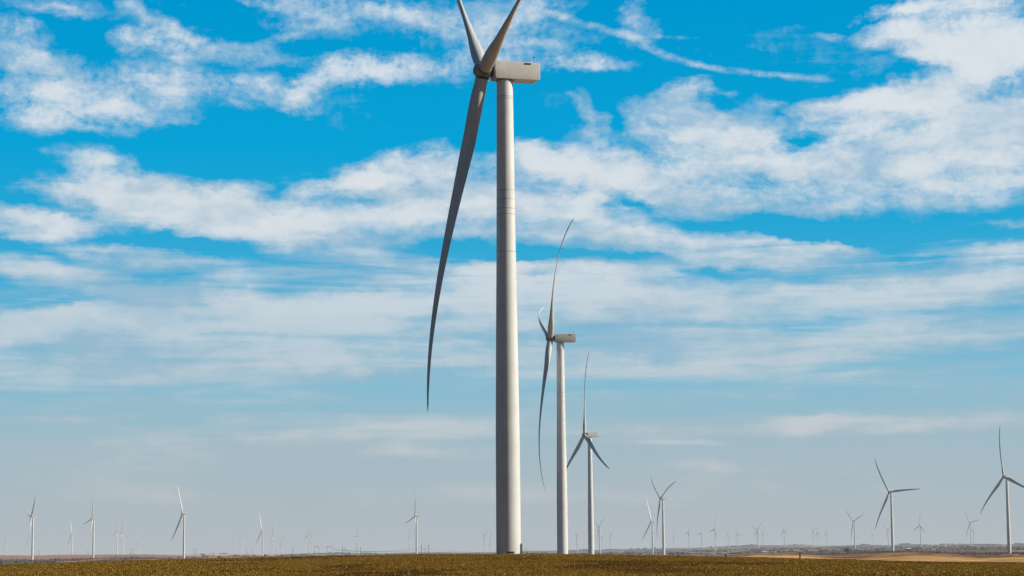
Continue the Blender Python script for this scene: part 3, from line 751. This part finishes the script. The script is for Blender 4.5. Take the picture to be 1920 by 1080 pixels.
if SKYMODE == 'raw':
    T.l.new(sky.outputs[0], bg.inputs[0]); bg.inputs[1].default_value = 0.1
else:
    # elevation tint of the clear sky
    def lin(c): return tuple(((v/255)/12.92 if v/255 <= .04045 else (((v/255)+.055)/1.055)**2.4) for v in c)
    TOP = 1031.0
    e01 = T.m('DIVIDE', el, 1100.0, clamp=True)
    target = [(0.0,(180,188,193)),(31/1100,(177,186,192)),(130/1100,(169,186,195)),(200/1100,(161,187,198)),(310/1100,(134,187,209)),(420/1100,(98,179,212)),(520/1100,(62,170,212)),(600/1100,(38,166,213)),(750/1100,(10,162,214)),(1030/1100,(0,150,207)),(1.0,(0,148,206))]
    base = T.ramp(e01, [(p, lin(c)) for p, c in target])
    # physical sky for everything above the frame, graded to meet the clear sky of the photograph
    nish = T.vm('MULTIPLY', sky.outputs[0], (0.055, 0.085, 0.10))
    base = T.mix(T.mapr(el, 1100, 2200), base, nish)
    BL_ = [
     # upper left altocumulus
     (95,22,150,13,0,.60),(290,35,110,14,22,.50),(340,60,90,14,24,.35),(250,8,60,10,10,.5),(45,68,70,24,5,.75),(265,78,60,32,0,.75),(335,92,70,26,10,.6),(385,82,60,26,0,.6),
     (455,97,75,20,-8,.8),(545,108,80,10,0,.35),(600,30,110,42,5,.9),(545,60,60,12,-20,.4),(490,8,60,8,12,.5),
     (40,112,100,22,0,.7),(110,140,140,34,12,.7),(60,175,150,40,0,.9),(230,150,90,24,-4,.7),(330,125,90,26,0,.35),(70,232,110,28,0,.75),(215,207,85,26,8,1.1),(150,235,140,26,5,.6),
     (310,175,110,28,-12,.8),(300,225,90,26,-18,.6),(400,165,110,22,-3,.7),(440,190,90,20,-3,.4),(500,165,70,26,25,.7),(565,185,50,26,-30,.7),(620,150,90,34,-20,.8),(700,130,110,32,-5,.75),(820,125,150,26,-3,.75),
     (640,200,60,30,30,.25),(700,205,50,26,60,.25),
     # top centre
     (810,25,130,28,-4,.75),(720,20,70,20,0,.5),(870,60,150,30,0,.5),(960,40,120,40,0,.5),(1000,10,110,26,0,.5),(1030,80,120,22,-5,.45),(1040,112,130,24,4,.75),(1130,122,80,16,4,.5),(930,90,80,20,0,.4),
     (1095,45,85,9,18,.65),(1165,62,60,10,18,.6),(1215,88,55,11,32,.75),(1290,116,90,9,18,.65),(1380,133,90,8,8,.55),(1480,144,110,8,5,.45),(1190,35,34,50,10,.55),(1265,70,60,6,2,.3),
     (1400,40,14,20,0,.25),(1490,50,36,10,-5,.35),(1570,63,46,7,5,.35),
     # centre right billows
     (1090,195,24,10,30,.45),(1120,215,26,38,-15,.6),(1100,255,55,36,0,.6),(1150,165,40,16,0,.15),(1225,225,52,34,0,.75),(1280,170,30,24,40,.7),(1295,205,50,44,10,.85),(1330,172,46,9,10,.5),(1365,240,120,30,8,1.0),(1300,260,140,22,0,.8),
     (1450,198,60,14,0,.5),(1385,178,24,14,0,.4),(1420,228,70,20,10,.5),
     # right mass
     (1690,18,80,13,-6,.95),(1800,12,100,20,0,.8),(1760,45,90,28,20,.7),(1880,40,90,30,15,.6),(1690,62,60,20,-8,.8),(1730,80,70,30,25,.8),(1820,90,110,44,0,.9),(1900,70,80,30,0,.6),(1900,110,80,30,0,.8),
     (1800,115,80,26,30,.6),(1890,150,120,30,10,.6),(1640,110,120,30,0,.25),(1720,170,130,28,-8,1.0),(1580,188,80,22,-12,.9),(1640,205,110,30,0,.7),(1780,200,150,40,5,1.0),(1900,220,140,50,0,.9),
     (1520,215,50,22,-20,.5),(1600,250,160,36,0,.55),(1780,260,200,40,0,.8),(1900,300,200,50,0,.75),(1700,310,250,46,4,.65),(1500,310,260,34,6,.8),(1420,300,160,24,8,.7),
     # middle band, left to right
     (170,305,90,18,8,.4),(250,330,120,22,5,.5),(45,350,40,8,5,.25),(150,360,100,30,5,.75),(240,370,130,44,8,1.0),(340,385,150,44,8,1.0),(450,360,60,22,0,.5),(450,410,180,40,6,1.0),(600,420,200,38,4,.95),(560,352,45,18,-20,.6),(640,335,70,26,-18,.8),(700,325,80,30,-12,.75),
     (740,370,170,50,0,.95),(800,300,80,26,-8,.8),(860,325,110,34,0,.7),(860,390,150,46,0,.85),(900,440,160,26,4,.6),(50,415,130,26,4,.95),(120,425,110,20,-6,.7),(10,400,60,18,0,.6),
     (985,290,60,30,20,.5),(1010,310,110,36,8,.75),(1090,300,110,34,10,.8),(1180,330,160,40,10,.8),(1300,320,170,34,8,.7),(1000,380,130,44,0,.85),(1120,365,60,24,-30,.6),(1110,410,150,40,6,.85),(1260,370,170,26,8,.6),(1400,385,200,26,4,.55),(1600,370,260,30,3,.55),(1850,370,200,30,0,.55),(1900,425,160,10,2,.3),
     # stripes
     (150,462,180,12,8,.55),(300,490,180,14,5,.45),(60,505,110,20,10,.6),(180,530,160,18,6,.65),(320,545,130,14,3,.4),(560,480,220,26,-2,.38),(750,500,200,20,0,.30),(480,535,140,12,-4,.35),(700,455,180,14,4,.35),
     (1080,455,150,18,0,.55),(1250,450,180,22,2,.75),(1420,450,180,14,6,.6),(1530,460,120,10,10,.5),(1150,440,140,14,0,.5),(1450,480,200,16,4,.5),(1000,500,120,9,0,.5),(1200,505,160,10,-2,.45),(1500,500,170,16,4,.6),(1750,500,240,18,-3,.5),(1900,480,120,12,0,.4),(1800,530,240,14,-4,.7),
     # broad lower deck
     (20,605,180,26,-6,.8),(170,590,150,26,-6,.8),(330,580,140,28,-8,.85),(450,568,90,26,-2,1.05),(520,590,130,30,0,.8),(640,580,150,34,-3,.85),(800,555,170,34,-5,.85),(930,535,120,28,-3,.75),
     (150,640,260,32,0,.7),(450,640,300,36,0,.7),(760,620,300,44,0,.75),(60,690,240,26,0,.65),(330,700,240,26,-3,.55),(620,670,220,24,0,.45),(880,690,240,13,3,.7),(700,693,130,9,3,.45),
     (1060,540,200,34,4,.8),(1250,560,260,34,4,.75),(1450,555,260,24,-4,.7),(1150,600,300,34,0,.6),(1650,550,280,22,-4,.65),(1850,560,240,24,-3,.6),(1450,600,240,14,-2,.35),(1700,620,300,18,-5,.45),
     (1100,665,260,26,0,.65),(1330,670,240,30,0,.7),(1340,695,160,16,-4,.4),(1560,655,260,22,-5,.6),(1800,640,240,22,-5,.55),(1120,695,160,12,4,.4),(1850,685,160,8,-4,.35),(1600,700,160,8,-4,.25),
     # faint low veils
     (150,785,160,7,0,.35),(560,820,400,30,0,.25),(900,800,300,20,0,.2),(1250,805,200,14,0,.35),(1500,800,90,16,0,.5),(1700,800,300,14,0,.5),(1600,780,300,10,0,.25),(1250,830,120,5,3,.45),(1500,880,400,22,0,.4),(200,870,400,30,0,.25),(800,850,300,14,0,.3),(1100,930,700,24,0,.35),(400,930,500,30,0,.25),
     # openings
     (1195,375,50,12,22,-.7),(1490,250,70,12,12,-.4),(1620,432,260,16,3,-.8),(1500,415,180,9,10,-.4),(1850,175,60,10,-10,-.3),(420,470,200,14,5,-.35),(370,560,50,9,-4,-.6),(100,575,80,7,-5,-.6),(1020,480,90,9,0,-.6),(1150,480,120,6,0,-.5),(1340,503,70,8,5,-.5),(1000,512,60,6,0,-.4),(900,470,200,14,0,-.3),(800,458,160,9,0,-.3),
     ]
    # domain warp
    n1 = T.noise(T.vm('MULTIPLY', uv, (1/260., 1/150., 1)), 1.0, 3, 0.55, color=True)
    n2 = T.noise(T.vm('MULTIPLY', uv, (1/70., 1/45., 1)), 1.0, 5, 0.62, color=True)
    wv = T.vm('ADD', T.vm('MULTIPLY', T.vm('SUBTRACT', n1, (.5,.5,.5)), (170, 60, 0)), T.vm('MULTIPLY', T.vm('SUBTRACT', n2, (.5,.5,.5)), (80, 46, 0)))
    damp = T.mapr(el, 100, 620, 0.35, 1.0)
    wuv = T.vm('ADD', uv, T.vm('MULTIPLY', wv, T.vm('SCALE', (1, 1, 1), scale=damp)))
    acc = None
    fuv = T.vm('ADD', uv, T.vm('SCALE', wv, scale=0.16))       # thin trails are smooth, hardly torn by the wind
    for (bx, by, rx, ry, rot, amp) in BL_:
        trail = bx > 1080 and by < 160 and 0 < ry <= 14 and bx < 1560
        if trail: amp *= 0.72; ry *= 0.8
        elif by < 270 and bx < 1170: amp *= 0.80
        if by > 430 and amp > 0:
            amp *= 0.92 if by < 730 else 2.1; ry *= 1.2
        a_, e_ = azel(bx, by)
        mp = T.node('ShaderNodeMapping', vector_type='TEXTURE')
        mp.inputs['Location'].default_value = (a_*F, e_*F, 0)
        mp.inputs['Rotation'].default_value = (0, 0, -math.radians(rot))
        mp.inputs['Scale'].default_value = (rx*1.22, ry*1.42, 1)
        T.l.new(fuv if trail else wuv, mp.inputs['Vector'])
        g = T.node('ShaderNodeTexGradient', gradient_type='SPHERICAL'); T.l.new(mp.outputs[0], g.inputs[0])
        acc = T.m('MULTIPLY_ADD', g.outputs['Fac'], amp*1.12, acc if acc is not None else 0.0)
    # streaky and billowy detail
    st = T.noise(T.vm('MULTIPLY', uv, (1/420., 1/34., 1)), 1.0, 6, 0.6, dist=0.6)
    bi = T.noise(T.vm('ADD', T.vm('MULTIPLY', uv, (1/75., 1/42., 1)), T.vm('SCALE', n1, scale=2.0)), 1.0, 8, 0.62)
    fi = T.noise(T.vm('ADD', T.vm('MULTIPLY', uv, (1/16., 1/12., 1)), T.vm('SCALE', n2, scale=1.5)), 1.0, 5, 0.65)
    k = T.mapr(el, 480, 760)
    tex = T.m('ADD', T.m('MULTIPLY', T.m('SUBTRACT', st, .5), T.mapr(k, 0, 1, 1.5, 0.7)), T.m('MULTIPLY', T.m('SUBTRACT', bi, .5), T.mapr(k, 0, 1, 0.7, 1.85)))
    vs_ = T.noise(T.vm('ADD', T.vm('MULTIPLY', uv, (1/17., 1/58., 1)), T.vm('SCALE', n2, scale=3.0)), 1.0, 4, 0.6)      # fallstreaks
    tex = T.m('ADD', tex, T.m('MULTIPLY', T.m('SUBTRACT', fi, .5), T.mapr(k, 0, 1, .2, .95)))
    tex = T.m('ADD', tex, T.m('MULTIPLY', T.m('SUBTRACT', vs_, .5), T.mapr(el, 700, 900, 0.0, .9)))
    body = T.mapr(acc, .75, 1.5, 0.0, .55)
    dens = T.m('ADD', acc, T.m('MULTIPLY', tex, T.m('SUBTRACT', T.m('ADD', 0.22, T.m('MINIMUM', T.m('MAXIMUM', acc, 0.0), 0.8)), body)))
    lfh = T.noise(T.vm('ADD', T.vm('MULTIPLY', wuv, (1/520., 1/130., 1)), (8.1, 4.4, 0)), 1.0, 3, 0.5)
    veil = T.m('ADD', T.m('MULTIPLY', T.mapr(el, 60, 420), T.mapr(el, 620, 500)), T.m('MULTIPLY', T.mapr(lfh, .5, .68), .35))
    dens = T.m('ADD', dens, T.m('MULTIPLY', veil, T.mapr(st, .32, .66, 0.10, .55)))
    # generic broken cloud outside the surveyed window
    dirn = T.noise(T.vm('MULTIPLY', tc.outputs['Generated'], (2.5, 2.5, 6)), 1.0, 6, 0.6)
    outw = T.m('MAXIMUM', T.mapr(T.m('ABSOLUTE', az), 1050, 1500), T.mapr(el, 1060, 1500))
    gen = T.mapr(dirn, .46, .66, 0, .85)
    dpos = T.m('MAXIMUM', T.m('SUBTRACT', dens, 0.13), 0.0)
    alpha = T.m('SUBTRACT', 1.0, T.m('EXPONENT', T.m('MULTIPLY', T.m('POWER', dpos, 1.35), -2.15)))
    alpha = T.m('MULTIPLY', alpha, T.mapr(el, 360, 620, .80, .98))
    alpha = T.m('ADD', T.m('MULTIPLY', alpha, T.m('SUBTRACT', 1.0, outw)), T.m('MULTIPLY', T.m('MULTIPLY', gen, outw), .3))
    lowfade = T.mapr(el, 10, 260, .5, 1.0)
    alpha = T.m('MULTIPLY', alpha, lowfade)
    lf = T.noise(T.vm('ADD', T.vm('MULTIPLY', wuv, (1/330., 1/85., 1)), (3.7, 1.9, 0)), 1.0, 3, 0.5)
    shv = T.m('ADD', T.m('ADD', T.m('MULTIPLY', T.m('SUBTRACT', bi, .5), 0.8), T.m('MULTIPLY', T.m('SUBTRACT', lf, .5), 2.6)), T.m('MULTIPLY', T.m('MINIMUM', dens, 1.5), .45))
    sh = T.mapr(shv, -.05, .85)
    hi_ = T.ramp(e01, [(0, lin((198,196,197))), (.2, lin((204,206,209))), (.36, lin((203,211,217))), (.52, lin((220,225,229))), (1, lin((226,232,237)))])
    lo_ = T.ramp(e01, [(0, lin((172,180,187))), (.2, lin((168,187,198))), (.38, lin((160,188,207))), (.55, lin((168,194,212))), (1, lin((168,200,223)))])
    cc = T.mix(sh, lo_, hi_)
    colr = T.mix(alpha, base, cc)
    below = T.mapr(el, -60, 0)
    colr = T.mix(T.m('MULTIPLY', outw, .6), colr, (.10, .26, .50))  # unseen sky outside the window tinted blue and dimmed for darker, cooler shade
    colr = T.vm('SCALE', colr, scale=T.mapr(outw, 0, 1, 1.0, 0.30))
    colr = T.mix(below, (0.06, 0.055, 0.045), colr)
    T.l.new(colr, bg.inputs[0]); bg.inputs[1].default_value = 1.0
try: w.cycles.sampling_method = 'MANUAL'; w.cycles.sample_map_resolution = 512
except Exception: pass

sun = bpy.data.lights.new('sun', 'SUN'); sun.energy = 5.0; sun.angle = math.radians(0.53); sun.color = (1.0, 0.92, 0.76)
so = bpy.data.objects.new('sun', sun); COL.objects.link(so)
sd = Vector((math.sin(SUN_AZ)*math.cos(SUN_EL), math.cos(SUN_AZ)*math.cos(SUN_EL), math.sin(SUN_EL)))
so.rotation_euler = sd.to_track_quat('Z', 'Y').to_euler(); so.location = (200, 0, 200)

# ------------------------------------------------------------------ camera
cam = bpy.data.cameras.new('camera'); cam.sensor_width = 36; cam.lens = F/1920*36; cam.clip_start = 0.5; cam.clip_end = 120000
co = bpy.data.objects.new('camera', cam); COL.objects.link(co); sc.camera = co
r0_ = Vector((1,0,0)); up0 = Vector((0, -math.sin(PT), math.cos(PT))); fw = Vector((0, math.cos(PT), math.sin(PT)))
c_, s_ = math.cos(RL), math.sin(RL)
rv = c_*r0_ - s_*up0; uvv = s_*r0_ + c_*up0
m = Matrix.Identity(4)
for k in range(3): m[k][0] = rv[k]; m[k][1] = uvv[k]; m[k][2] = -fw[k]
m.translation = Vector((0, 0, EYE)); co.matrix_world = m
sc.view_settings.view_transform = 'Standard'; sc.view_settings.look = 'None'; sc.view_settings.exposure = 0; sc.view_settings.gamma = 1
sc.render.resolution_x = 1024; sc.render.resolution_y = 576
